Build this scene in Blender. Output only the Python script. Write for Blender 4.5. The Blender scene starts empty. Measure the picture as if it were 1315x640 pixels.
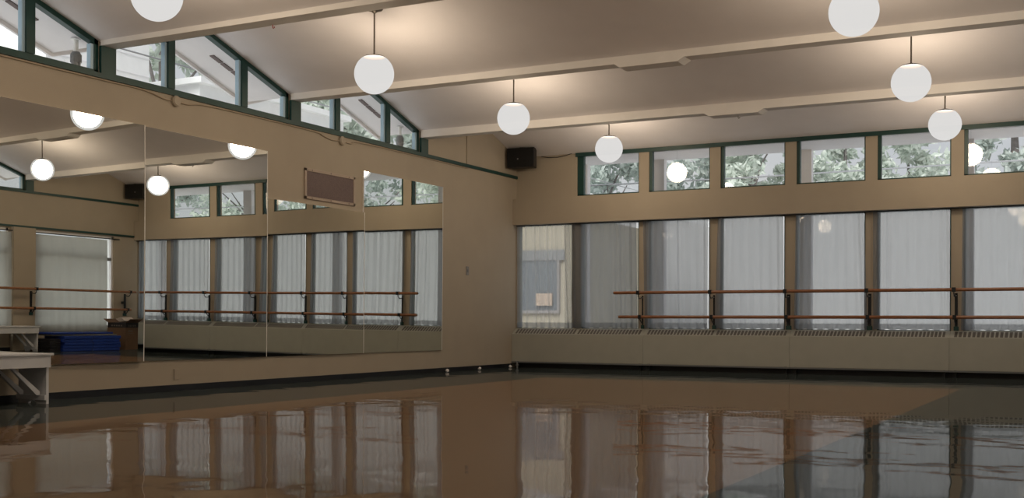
import bpy, math, random
from mathutils import Vector, Matrix
random.seed(7)
COL = bpy.context.scene.collection
PI = math.pi

# ---------------------------------------------------------------- materials
def lin(c):
    return tuple((v / 12.92 if v <= .04045 else ((v + .055) / 1.055) ** 2.4) for v in c)
def new_mat(name):
    m = bpy.data.materials.new(name); m.use_nodes = True
    nt = m.node_tree; nt.nodes.clear()
    out = nt.nodes.new('ShaderNodeOutputMaterial')
    return m, nt, out
def mat(name, col, rough=.6, metal=0, noise=.04, scale=6, bump=0, bscale=80, coat=0, spec=.5, stretch=None):
    m, nt, out = new_mat(name); N = nt.nodes.new; L = nt.links.new
    p = N('ShaderNodeBsdfPrincipled')
    p.inputs['Roughness'].default_value = rough; p.inputs['Metallic'].default_value = metal
    p.inputs['Coat Weight'].default_value = coat; p.inputs['Specular IOR Level'].default_value = spec
    tc = N('ShaderNodeTexCoord'); mp = N('ShaderNodeMapping')
    if stretch: mp.inputs['Scale'].default_value = stretch
    L(tc.outputs['Object'], mp.inputs['Vector'])
    nz = N('ShaderNodeTexNoise'); nz.inputs['Scale'].default_value = scale; nz.inputs['Detail'].default_value = 5
    L(mp.outputs[0], nz.inputs['Vector'])
    r = N('ShaderNodeValToRGB'); e = r.color_ramp.elements
    e[0].position = .3; e[1].position = .7
    e[0].color = tuple(max(0, c * (1 - noise)) for c in col) + (1,)
    e[1].color = tuple(min(1, c * (1 + noise)) for c in col) + (1,)
    L(nz.outputs['Fac'], r.inputs[0]); L(r.outputs[0], p.inputs['Base Color'])
    if bump:
        n2 = N('ShaderNodeTexNoise'); n2.inputs['Scale'].default_value = bscale; L(mp.outputs[0], n2.inputs['Vector'])
        b = N('ShaderNodeBump'); b.inputs['Strength'].default_value = bump; b.inputs['Distance'].default_value = .01
        L(n2.outputs['Fac'], b.inputs['Height']); L(b.outputs[0], p.inputs['Normal'])
    L(p.outputs[0], out.inputs[0])
    return m

M = {}
M['cream'] = mat('cream wall paint', (.39, .335, .262), .75, noise=.03, scale=2.5, bump=.12, bscale=120)
M['ceiling'] = mat('white ceiling paint', (.90, .87, .895), .85, noise=.02, scale=3, bump=.1, bscale=60)
M['beam'] = mat('white beam paint', (.88, .86, .84), .7, noise=.03, scale=5)
M['green'] = mat('dark green frame paint', (.006, .045, .040), .45, noise=.1)
M['frame_grey'] = mat('aluminium sash', (.42, .58, .70), .4, metal=.2)
M['black_base'] = mat('black vinyl skirting', (.010, .012, .017), .35, noise=.2)
M['soffit'] = mat('white soffit paint', (.80, .79, .82), .8, noise=.02)
M['slot'] = mat('brown soffit mesh', (.14, .11, .11), .8)
M['white_wall'] = mat('white masonry', (.85, .86, .86), .9, noise=.03)
M['concrete'] = mat('pale concrete ground', (.75, .75, .74), .9, noise=.08, scale=1)
M['black'] = mat('black plastic', (.010, .010, .011), .5, noise=.15)
M['grille_cloth'] = mat('black speaker cloth', (.006, .006, .006), .9, bump=.3, bscale=400)
M['iron'] = mat('black painted steel', (.011, .014, .018), .4, metal=.3)
M['wood'] = mat('varnished wood rail', (.26, .105, .045), .35, noise=.25, scale=14, stretch=(1, 8, 8), coat=.3)
M['wood_y'] = mat('varnished wood rail lengthways', (.30, .13, .055), .35, noise=.25, scale=14, stretch=(8, 1, 8), coat=.3)
M['radiator'] = mat('beige enamel', (.37, .37, .325), .45, noise=.03)
M['rad_slot'] = mat('radiator slot dark', (.12, .108, .098), .8)
M['white_paint'] = mat('white painted timber', (.62, .64, .68), .5, noise=.05, scale=5)
M['chrome'] = mat('brushed metal stem', (.16, .14, .12), .35, metal=.8)
M['pipe'] = mat('steel pipe', (.35, .36, .38), .3, metal=.8)
M['cap'] = mat('bronze lamp cap', (.022, .013, .008), .6)
M['vent_frame'] = mat('beige vent frame', (.38, .30, .24), .5)
M['plate'] = mat('grey wall plate', (.22, .21, .21), .5)
M['cable_cream'] = mat('painted cable', (.36, .29, .21), .6)
M['box_cream'] = mat('painted junction box', (.39, .335, .262), .6)
M['scrap'] = mat('white scrap', (.75, .72, .72), .8)
M['cardboard'] = mat('brown cardboard', (.15, .088, .052), .85, noise=.1)
M['box_band'] = mat('printed black band', (.014, .013, .016), .7)
M['print'] = mat('worn print', (.15, .13, .11), .8)
M['paper'] = mat('paper', (.55, .48, .44), .8)
M['mat_blue'] = mat('blue vinyl mat', (.008, .040, .27), .5, noise=.1)
M['mat_grey'] = mat('grey foam mat', (.19, .185, .17), .8)
M['mat_dark'] = mat('black foam mat', (.006, .006, .010), .7)
M['bark'] = mat('bark', (.20, .18, .18), .9, noise=.3)
M['teal'] = mat('teal wood block', (.004, .05, .045), .5)
M['slate'] = mat('grey metal band', (.16, .17, .18), .5)

def vent_mat():
    m, nt, out = new_mat('perforated brown vent'); N = nt.nodes.new; L = nt.links.new
    p = N('ShaderNodeBsdfPrincipled'); p.inputs['Roughness'].default_value = .7
    tc = N('ShaderNodeTexCoord'); v = N('ShaderNodeTexVoronoi'); v.inputs['Scale'].default_value = 90
    L(tc.outputs['Object'], v.inputs['Vector'])
    r = N('ShaderNodeValToRGB'); r.color_ramp.elements[0].color = (.07, .05, .05, 1); r.color_ramp.elements[1].color = (.19, .14, .135, 1)
    r.color_ramp.elements[1].position = .5
    L(v.outputs['Distance'], r.inputs[0]); L(r.outputs[0], p.inputs['Base Color']); L(p.outputs[0], out.inputs[0]); return m
M['vent'] = vent_mat()

def floor_mat():
    m, nt, out = new_mat('waxed vinyl floor with grey border'); N = nt.nodes.new; L = nt.links.new
    tc = N('ShaderNodeTexCoord'); sx = N('ShaderNodeSeparateXYZ'); L(tc.outputs['Object'], sx.inputs[0])
    def cmp(sock, op, val):
        n = N('ShaderNodeMath'); n.operation = op; n.inputs[1].default_value = val; L(sock, n.inputs[0]); return n.outputs[0]
    def mul(a, b):
        n = N('ShaderNodeMath'); n.operation = 'MULTIPLY'; L(a, n.inputs[0]); L(b, n.inputs[1]); return n.outputs[0]
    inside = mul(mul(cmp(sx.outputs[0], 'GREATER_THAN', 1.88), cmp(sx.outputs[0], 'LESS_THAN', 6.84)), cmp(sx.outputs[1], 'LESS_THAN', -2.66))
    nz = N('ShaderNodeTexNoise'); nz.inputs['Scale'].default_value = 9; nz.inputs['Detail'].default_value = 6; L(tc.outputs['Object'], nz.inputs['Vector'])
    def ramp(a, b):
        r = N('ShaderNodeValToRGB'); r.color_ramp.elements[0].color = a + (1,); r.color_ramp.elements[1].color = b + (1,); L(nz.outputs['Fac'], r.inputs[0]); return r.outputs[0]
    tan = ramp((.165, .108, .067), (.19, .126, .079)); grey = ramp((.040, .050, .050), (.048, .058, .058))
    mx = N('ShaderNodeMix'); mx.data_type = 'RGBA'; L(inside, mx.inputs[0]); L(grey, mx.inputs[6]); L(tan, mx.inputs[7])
    d = N('ShaderNodeBsdfDiffuse'); L(mx.outputs[2], d.inputs[0])
    g = N('ShaderNodeBsdfGlossy'); g.inputs['Roughness'].default_value = .03; g.inputs['Color'].default_value = (1, 1, 1, 1)
    n2 = N('ShaderNodeTexNoise'); n2.inputs['Scale'].default_value = 2.6; n2.inputs['Detail'].default_value = 1.5; L(tc.outputs['Object'], n2.inputs['Vector'])
    b = N('ShaderNodeBump'); b.inputs['Strength'].default_value = .5; b.inputs['Distance'].default_value = .006
    L(n2.outputs['Fac'], b.inputs['Height']); L(b.outputs[0], g.inputs['Normal'])
    lw = N('ShaderNodeLayerWeight'); lw.inputs['Blend'].default_value = .5
    pw = N('ShaderNodeMath'); pw.operation = 'POWER'; pw.inputs[1].default_value = 4; L(lw.outputs['Facing'], pw.inputs[0])
    f = N('ShaderNodeMath'); f.operation = 'MULTIPLY_ADD'; f.inputs[1].default_value = .46; f.inputs[2].default_value = .05; L(pw.outputs[0], f.inputs[0])
    ms = N('ShaderNodeMixShader'); L(f.outputs[0], ms.inputs[0]); L(d.outputs[0], ms.inputs[1]); L(g.outputs[0], ms.inputs[2]); L(ms.outputs[0], out.inputs[0]); return m
M['floor'] = floor_mat()

def mirror_mat():
    m, nt, out = new_mat('mirror glass'); N = nt.nodes.new; L = nt.links.new
    g = N('ShaderNodeBsdfGlossy'); g.inputs['Roughness'].default_value = 0; g.inputs['Color'].default_value = (.80, .81, .77, 1)
    L(g.outputs[0], out.inputs[0]); return m
M['mirror'] = mirror_mat()

def glass_mat():
    m, nt, out = new_mat('window glass'); N = nt.nodes.new; L = nt.links.new
    t = N('ShaderNodeBsdfTransparent'); t.inputs[0].default_value = (.95, .97, .97, 1)
    g = N('ShaderNodeBsdfGlossy'); g.inputs['Roughness'].default_value = 0
    lw = N('ShaderNodeLayerWeight'); lw.inputs['Blend'].default_value = .5
    pw = N('ShaderNodeMath'); pw.operation = 'POWER'; pw.inputs[1].default_value = 5; L(lw.outputs['Facing'], pw.inputs[0])
    f = N('ShaderNodeMath'); f.operation = 'MULTIPLY_ADD'; f.inputs[1].default_value = .9; f.inputs[2].default_value = .09; L(pw.outputs[0], f.inputs[0])
    mx = N('ShaderNodeMixShader'); L(f.outputs[0], mx.inputs[0]); L(t.outputs[0], mx.inputs[1]); L(g.outputs[0], mx.inputs[2]); L(mx.outputs[0], out.inputs[0]); return m
M['glass'] = glass_mat()

def sheer_mat(name, opacity, col):
    m, nt, out = new_mat(name); N = nt.nodes.new; L = nt.links.new
    t = N('ShaderNodeBsdfTransparent')
    tr = N('ShaderNodeBsdfTranslucent'); tr.inputs[0].default_value = col + (1,)
    d = N('ShaderNodeBsdfDiffuse'); d.inputs[0].default_value = col + (1,)
    mx = N('ShaderNodeMixShader'); mx.inputs[0].default_value = .35; L(tr.outputs[0], mx.inputs[1]); L(d.outputs[0], mx.inputs[2])
    lw = N('ShaderNodeLayerWeight'); lw.inputs['Blend'].default_value = .35
    mr = N('ShaderNodeMapRange'); mr.inputs[3].default_value = opacity; mr.inputs[4].default_value = 1.0; L(lw.outputs['Facing'], mr.inputs[0])
    m2 = N('ShaderNodeMixShader'); L(mr.outputs[0], m2.inputs[0]); L(t.outputs[0], m2.inputs[1]); L(mx.outputs[0], m2.inputs[2]); L(m2.outputs[0], out.inputs[0]); return m
M['sheer'] = sheer_mat('sheer white voile', .62, (.325, .35, .385))
M['sheer_thin'] = sheer_mat('thin white voile', .34, (.62, .62, .62))
M['curtain'] = sheer_mat('lined white curtain', .97, (.46, .455, .42))

def globe_mat():
    m, nt, out = new_mat('lit opal glass globe'); N = nt.nodes.new; L = nt.links.new
    e = N('ShaderNodeEmission'); e.inputs[0].default_value = (1, .985, .965, 1); e.inputs[1].default_value = GLOBE
    t = N('ShaderNodeBsdfTransparent')
    mx = N('ShaderNodeMixShader'); mx.inputs[0].default_value = .22; L(e.outputs[0], mx.inputs[1]); L(t.outputs[0], mx.inputs[2]); L(mx.outputs[0], out.inputs[0]); return m
GLOBE = .74
M['globe'] = globe_mat()

def leaf_mat(name, a, b):
    m, nt, out = new_mat(name); N = nt.nodes.new; L = nt.links.new
    tc = N('ShaderNodeTexCoord'); nz = N('ShaderNodeTexNoise'); nz.inputs['Scale'].default_value = 5; L(tc.outputs['Object'], nz.inputs['Vector'])
    r = N('ShaderNodeValToRGB'); r.color_ramp.elements[0].position = .35; r.color_ramp.elements[1].position = .65
    r.color_ramp.elements[0].color = a + (1,); r.color_ramp.elements[1].color = b + (1,); L(nz.outputs['Fac'], r.inputs[0])
    d = N('ShaderNodeBsdfDiffuse'); t = N('ShaderNodeBsdfTranslucent'); L(r.outputs[0], d.inputs[0]); L(r.outputs[0], t.inputs[0])
    mx = N('ShaderNodeMixShader'); mx.inputs[0].default_value = .4; L(d.outputs[0], mx.inputs[1]); L(t.outputs[0], mx.inputs[2]); L(mx.outputs[0], out.inputs[0]); return m
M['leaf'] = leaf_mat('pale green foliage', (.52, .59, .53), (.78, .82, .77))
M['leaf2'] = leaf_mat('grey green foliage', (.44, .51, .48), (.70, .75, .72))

# ---------------------------------------------------------------- mesh helpers
class MB:
    def __init__(s): s.v = []; s.f = []
    def add(s, vs, fs):
        o = len(s.v); s.v += [tuple(v) for v in vs]; s.f += [tuple(i + o for i in f) for f in fs]; return s
    def box(s, x0, x1, y0, y1, z0, z1):
        return s.add([(x, y, z) for z in (z0, z1) for y in (y0, y1) for x in (x0, x1)],
                     [(0, 2, 3, 1), (4, 5, 7, 6), (0, 1, 5, 4), (2, 6, 7, 3), (0, 4, 6, 2), (1, 3, 7, 5)])
    def prism(s, prof, ax, a, b):
        """closed 2-D profile pushed along an axis (0: profile is (y,z); 1: profile is (x,z); 2: (x,y))"""
        def P(p, t): return ((t, p[0], p[1]), (p[0], t, p[1]), (p[0], p[1], t))[ax]
        n = len(prof); vs = [P(p, a) for p in prof] + [P(p, b) for p in prof]
        fs = [tuple(range(n))[::-1], tuple(range(n, 2 * n))] + [(i, (i + 1) % n, n + (i + 1) % n, n + i) for i in range(n)]
        return s.add(vs, fs)
    def tube(s, pts, r, n=10, cap=True):
        pts = [Vector(p) for p in pts]; rings = []
        rs = r if isinstance(r, (list, tuple)) else [r] * len(pts)
        up = Vector((0, 0, 1)); t0 = (pts[1] - pts[0]).normalized()
        if abs(t0.z) > .9: up = Vector((1, 0, 0))
        for i, p in enumerate(pts):
            t = (pts[min(i + 1, len(pts) - 1)] - pts[max(i - 1, 0)]).normalized()
            a = t.cross(up)
            if a.length < 1e-4: a = t.cross(Vector((0, 1, 0)))
            a.normalize(); b = t.cross(a).normalized(); up = b.cross(t) if abs(b.dot(up)) < .05 else up
            rings.append([p + (a * math.cos(2 * PI * k / n) + b * math.sin(2 * PI * k / n)) * rs[i] for k in range(n)])
        vs = [q for rg in rings for q in rg]; fs = []
        for i in range(len(pts) - 1):
            for k in range(n):
                fs.append((i * n + k, i * n + (k + 1) % n, (i + 1) * n + (k + 1) % n, (i + 1) * n + k))
        if cap: fs += [tuple(range(n))[::-1], tuple(range(len(vs) - n, len(vs)))]
        return s.add(vs, fs)
    def lathe(s, prof, c=(0, 0, 0), n=24, ax=2):
        vs = []; fs = []
        for r, h in prof:
            for k in range(n):
                a = 2 * PI * k / n; u, w = r * math.cos(a), r * math.sin(a)
                p = ((h, u, w), (u, h, w), (u, w, h))[ax]; vs.append((p[0] + c[0], p[1] + c[1], p[2] + c[2]))
        for i in range(len(prof) - 1):
            for k in range(n): fs.append((i * n + k, i * n + (k + 1) % n, (i + 1) * n + (k + 1) % n, (i + 1) * n + k))
        fs += [tuple(range(n))[::-1], tuple(range(len(vs) - n, len(vs)))]
        return s.add(vs, fs)
    def build(s, name, m, parent=None, bevel=0, smooth=False):
        me = bpy.data.meshes.new(name); me.from_pydata(s.v, [], s.f); me.update()
        me.materials.append(m if not isinstance(m, str) else M[m])
        import bmesh
        bm = bmesh.new(); bm.from_mesh(me); bmesh.ops.recalc_face_normals(bm, faces=bm.faces); bm.to_mesh(me); bm.free()
        if smooth:
            for p in me.polygons: p.use_smooth = True
        o = bpy.data.objects.new(name, me); COL.objects.link(o)
        if parent: o.parent = parent
        if bevel:
            b = o.modifiers.new('bevel', 'BEVEL'); b.width = bevel; b.segments = 2; b.limit_method = 'ANGLE'
        if smooth == 'auto': pass
        return o
def tag(o, label=None, cat=None, group=None, kind=None):
    if label: o['label'] = label
    if cat: o['category'] = cat
    if group: o['group'] = group
    if kind: o['kind'] = kind
    return o
def empty(name, loc=(0, 0, 0), rz=0):
    o = bpy.data.objects.new(name, None); COL.objects.link(o); o.location = loc; o.rotation_euler = (0, 0, rz); o.empty_display_size = .1; return o
def copy_tree(o, parent=None):
    c = o.copy(); COL.objects.link(c)
    if parent: c.parent = parent
    for ch in list(o.children): copy_tree(ch, c)
    return c
def struct(name, mb, m, label, cat=None, **k):
    return tag(mb.build(name, m, **k), label, cat or name.split('_')[0], kind='structure')

# ---------------------------------------------------------------- room constants
W = 8.72                       # room width; left (mirror) wall X=0, window wall Y=0.12
YB = .12; YF = -19.2
BAY = 2.753
VAL = [.166 - k * BAY for k in range(0, 8)]          # valleys of the folded ceiling
RID = [VAL[k] - BAY / 2 for k in range(0, 7)]
ZV, ZR = 3.262, 3.715
SL = (ZR - ZV) / (BAY / 2)
def ceil_z(y):
    k = min(range(len(RID)), key=lambda i: abs(RID[i] - y)); return ZR - SL * abs(y - RID[k])
MOD = [1.0396 + 1.0872 * k for k in range(-1, 8)]    # window module lines on the window wall
MOD[0] = 0.0; MOD[-1] = W

# floor
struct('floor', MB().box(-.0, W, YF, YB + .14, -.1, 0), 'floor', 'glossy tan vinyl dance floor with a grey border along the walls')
# ceiling: folded slab, also reaching outdoors as a 0.7 m soffit on both gable sides
def folded(x0, x1, y_list, th=.12, dz=0):
    mb = MB(); pts = []
    for y, z in y_list: pts.append((y, z + dz))
    n = len(pts)
    vs = [(x, y, z + t) for t in (0, th) for x in (x0, x1) for y, z in pts]; fs = []
    def i(t, x, k): return t * 2 * n + x * n + k
    for k in range(n - 1):
        for t in (0, 1): fs.append((i(t, 0, k), i(t, 0, k + 1), i(t, 1, k + 1), i(t, 1, k)))
        for x in (0, 1): fs.append((i(0, x, k), i(0, x, k + 1), i(1, x, k + 1), i(1, x, k)))
    for k in (0, n - 1): fs.append((i(0, 0, k), i(0, 1, k), i(1, 1, k), i(1, 0, k)))
    return mb.add(vs, fs)
zig = [(YB + .14, ZV + (VAL[0] - .26) * 0)]
zig = [(YB + .14, ceil_z(YB))]
zig[0] = (YB + .14, ceil_z(YB) - .0)
zig.append((YB, ceil_z(YB)))
for k in range(7):
    zig.append((RID[k], ZR)); zig.append((VAL[k + 1], ZV))
zig[-1] = (YF + .0, ceil_z(YF))
struct('ceiling', folded(-.14, W + .14, zig), 'ceiling', 'white folded ceiling of repeated shallow gables')
soff = [(y, z) for y, z in zig[1:]]
for x0, x1, side in ((-.74, -.141, 'left'), (W + .141, W + .74, 'right')):
    o = struct('roof_overhang', folded(x0, x1, soff, th=.10, dz=.01), 'soffit', 'white folded roof overhang outside the %s gable windows' % side, 'roof')
    f = folded(x0 - .03 if x0 < 0 else x1, x0 if x0 < 0 else x1 + .03, soff, th=.14, dz=-.03).build('fascia_board', 'soffit', o)
# eave outside the window wall
struct('eave', MB().box(-1.2, W + 1.2, YB + .142, YB + 1.06, 3.24, 3.38), 'soffit', 'white flat eave outside the window wall', 'roof')

# beams in the valleys with a deeper spliced block in mid span
for k in range(1, 7):
    y = VAL[k]; zb = {1: 3.190, 2: 3.218}.get(k, 3.242)
    b = struct('ceiling_beam', MB().box(.0, W, y - .085, y + .085, zb, 3.42), 'beam',
               ['', 'white ceiling beam nearest the window wall', 'white ceiling beam second from the window wall, passing below the middle lamps',
                'white ceiling beam third from the window wall, crossing the upper left corner', 'white ceiling beam above the near hanging globe, mostly overhead', 'white ceiling beam behind the camera', 'white ceiling beam nearest the back of the hall'][k], 'beam')
    if k < 5:
        MB().prism([(3.97, zb - .001), (4.03, zb - .04), (4.62, zb - .04), (4.69, zb - .001)], 1, y - .10, y + .10).build('splice_block', 'beam', b)

# ---------------------------------------------------------------- side walls (mirror images of each other)
GABLES = [1, 2, 3, 4, 5]     # bays with gable windows (0 is solid)
def side_wall(name, x0, x1, holes, label):
    """x0..x1 wall thickness; holes: list of (ya, yb, z0, z1) in the lower wall"""
    mb = MB()
    ys = sorted(set([YF, YB + .14] + [h[0] for h in holes] + [h[1] for h in holes]))
    for a, b in zip(ys[:-1], ys[1:]):
        h = [q for q in holes if q[0] <= a + 1e-6 and q[1] >= b - 1e-6]
        if h:
            mb.box(x0, x1, a, b, -.1, h[0][2]); mb.box(x0, x1, a, b, h[0][3], 2.96)
        else: mb.box(x0, x1, a, b, -.1, 2.96)
    # solid gables above the sill
    mb.prism([(YB + .14, 2.96), (YB + .14, ceil_z(YB)), (YB, ceil_z(YB)), (RID[0], ZR), (VAL[1] + .085, ceil_z(VAL[1] + .085)), (VAL[1] + .085, 2.96)], 0, x0, x1)
    pr = [(VAL[6] - .085, 2.96), (VAL[6] - .085, ceil_z(VAL[6] - .085)), (RID[6], ZR), (YF, ceil_z(YF)), (YF, 2.96)]
    mb.prism(pr, 0, x0, x1)
    for k in range(1, 7): mb.box(x0 + .03, x1 - .03, VAL[k] - .084, VAL[k] + .084, 2.96, 3.3)
    return struct(name, mb, 'cream', label, 'wall')
OPP = [(-2.47, -.55, .42, 2.25), (-5.22, -3.04, .42, 2.25)]
side_wall('wall_left', -.14, 0, [], 'cream painted wall carrying the mirrors under the gable windows')
side_wall('wall_right', W, W + .14, OPP, 'cream wall seen only in the mirrors, with curtained openings')
wf = MB().prism([(0, -.1), (0, 3.2), (0, ceil_z(YF) + .1), (W, ceil_z(YF) + .1), (W, -.1)], 1, YF - .14, YF)
struct('wall_front', wf, 'cream', 'plain cream end wall behind the camera', 'wall')

# green sill bands, posts and the gable windows
tn = [0]
def trim(mb, m, label):
    tn[0] += 1; return struct('trim_%d' % tn[0], mb, m, label, 'trim')
for side, s, xf in (('mirror', 1, 0.0), ('opposite', -1, W)):
    def xr(a, b): return (xf + s * a, xf + s * b) if s > 0 else (xf + s * b, xf + s * a)
    a, b = xr(-.05, .022)
    trim(MB().box(a, b, VAL[6], YB - .002, 2.94, 2.985), 'green', 'dark green sill band running along the %s wall' % side)
    for k in (1, 2, 3, 4, 5, 6):
        a, b = xr(-.02, .012)
        trim(MB().box(a, b, VAL[k] - .085, VAL[k] + .088, 2.985, {1: 3.189, 2: 3.217}.get(k, 3.241)), 'green',
             'dark green post under the beam on the %s wall, %s' % (side, ['', 'nearest the window wall', 'between the far and middle gable windows', 'between the middle and near gable windows', 'outside the frame', 'behind the camera', 'last before the solid gable'][k]))
wn = [0]
def gable_window(k, s, xf, label):
    wn[0] += 1
    r = RID[k]; y0, y1 = VAL[k + 1] + .085, VAL[k] - .085; zb = 2.985
    xa, xb = (xf - .10, xf - .03) if s > 0 else (xf + .03, xf + .10)
    def top(y): return ceil_z(y)
    t = .045
    fr = MB()
    fr.box(xa, xb, y0, y1, zb - .02, zb + .03)
    for yy in (y0, y1 - t): fr.prism([(yy, zb), (yy + t, zb), (yy + t, top(yy + t)), (yy, top(yy))], 0, xa, xb)
    fr.prism([(y0, top(y0)), (r, ZR), (r, ZR - .05), (y0, top(y0) - .05)], 0, xa, xb)
    fr.prism([(r, ZR), (y1, top(y1)), (y1, top(y1) - .05), (r, ZR - .05)], 0, xa, xb)
    w = tag(fr.build('window_%d' % wn[0], 'green'), label, 'window', kind='structure')
    cuts = [y0 + t, r - .54, r + .54, y1 - t]
    for q in (r - .54, r + .54):
        MB().prism([(q - .045, zb + .03), (q + .045, zb + .03), (q + .045, top(q + .045) - .04), (q - .045, top(q - .045) - .04)], 0, xa - .01, xb + .012).build('mullion', 'green', w)
        MB().box(xa + .01, xb - .01, q - .075, q - .045, zb + .03, top(q - .07) - .05).build('sash', 'frame_grey', w)
    MB().box(xa + .01, xb - .01, y1 - t - .035, y1 - t, zb + .03, top(y1 - t) - .055).build('sash', 'frame_grey', w)
    xm = (xa + xb) / 2
    for a, b in zip(cuts[:-1], cuts[1:]):
        a += .0 if a == cuts[0] else .045; b -= .0 if b == cuts[-1] else .045
        pts = [(a, zb + .025), (b, zb + .025), (b, top(b) - .045)]
        if a < r < b: pts.append((r, ZR - .045))
        pts.append((a, top(a) - .045))
        g = MB().add([(xm, y, z) for y, z in pts], [tuple(range(len(pts)))]); g.build('pane', 'glass', w)
    return w
for k in GABLES:
    gable_window(k, 1, 0, ['', 'green framed gable window above the mirrors, farthest from the camera', 'green framed gable window above the mirrors, middle of three', 'green framed gable window at the upper left corner of the photo', 'gable window above the mirrored wall, outside the left frame edge', 'gable window above the mirrored wall, behind the camera'][k])
for k in GABLES:
    gable_window(k, -1, W, ['', 'gable window opposite, its tip reflected at the left edge of the mirrors', 'gable window on the opposite wall, second from the window wall', 'gable window on the opposite wall, third from the window wall', 'gable window on the opposite wall, fourth from the window wall', 'gable window on the opposite wall, level with the camera'][k])
# thin batten on the solid gable
trim(MB().box(0, .012, -1.45, -1.425, 2.985, 3.62), 'box_cream', 'thin cream batten running up the solid gable beside the speaker')
# baseboards
struct('baseboard_left', MB().box(0, .015, YF, -.03, 0, .062), 'black_base', 'black vinyl skirting under the mirrors', 'baseboard')
struct('baseboard_right', MB().box(W - .015, W, YF, -.03, 0, .062), 'black_base', 'black vinyl skirting of the opposite wall', 'baseboard')
struct('baseboard_back', MB().box(.016, W - .016, YB - .03, YB, 0, .09), 'black_base', 'black skirting in the gap under the radiators', 'baseboard')

# ---------------------------------------------------------------- window wall
mb = MB()
mb.box(0, W, YB, YB + .14, -.1, .60)
for x in MOD[1:-1]: mb.box(x - .075, x + .075, YB, YB + .14, .60, 2.30)
mb.box(0, .03, YB, YB + .14, .60, 2.3); mb.box(W - .03, W, YB, YB + .14, .60, 2.3)
mb.box(0, W, YB, YB + .14, 2.215, 2.63)
mb.box(0, MOD[1], YB, YB + .14, 2.63, 3.32); mb.box(MOD[7], W, YB, YB + .14, 2.63, 3.32)
for x in MOD[2:-2]: mb.box(x - .078, x + .078, YB, YB + .14, 2.63, 3.32)
mb.box(MOD[1], MOD[7], YB + .02, YB + .14, 3.26, 3.32)
struct('wall_back', mb, 'cream', 'cream window wall with slim piers between the windows', 'wall')
trim(MB().box(0.001, W - .001, -.005, YB - .001, 2.215, 2.612), 'cream', 'deep cream fascia boxed out between the upper and lower windows')
trim(MB().box(MOD[1] - .02, MOD[7] + .02, YB - .02, YB + .02, 3.225, 3.31), 'green', 'dark green header over the clerestory windows')
def rect_window(x0, x1, z0, z1, t, label, transom=None, left_only=False):
    wn[0] += 1; ya, yb = YB + .02, YB + .09
    fr = MB(); tr = .018
    fr.box(x0, x0 + t, ya, yb, z0, z1); fr.box(x1 - tr, x1, ya, yb, z0, z1)
    fr.box(x0, x1, ya, yb, z0, z0 + tr); fr.box(x0, x1, ya, yb, z1 - tr, z1)
    w = tag(fr.build('window_%d' % wn[0], 'green'), label, 'window', kind='structure')
    if transom: MB().box(x0 + t, x1 - tr, ya, yb, transom, transom + .07).build('transom', 'green', w)
    MB().add([(x0 + t, ya + .03, z0 + tr), (x1 - tr, ya + .03, z0 + tr), (x1 - tr, ya + .03, z1 - tr), (x0 + t, ya + .03, z1 - tr)], [(0, 1, 2, 3)]).build('pane', 'glass', w)
    return w
ordn = ['corner', 'second', 'third', 'fourth', 'fifth', 'sixth', 'seventh', 'eighth']
for k in range(8):
    a = MOD[k] + (.075 if k else .03); b = MOD[k + 1] - (.075 if k < 7 else .03)
    rect_window(a, b, .60, 2.215, .03, 'tall window behind the %s sheer curtain%s' % (ordn[k], '' if k == 0 else ' from the mirror corner'))
for k in range(1, 7):
    a = MOD[k] + (.0 if k == 1 else .078); b = MOD[k + 1] - (.078 if k < 6 else 0)
    rect_window(a, b, 2.63, 3.26, .10 if k == 1 else .045, 'clerestory window, %s from the black corner speaker, over the cream fascia' % ['', 'first', 'second', 'third', 'fourth', 'fifth', 'sixth'][k])

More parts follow.
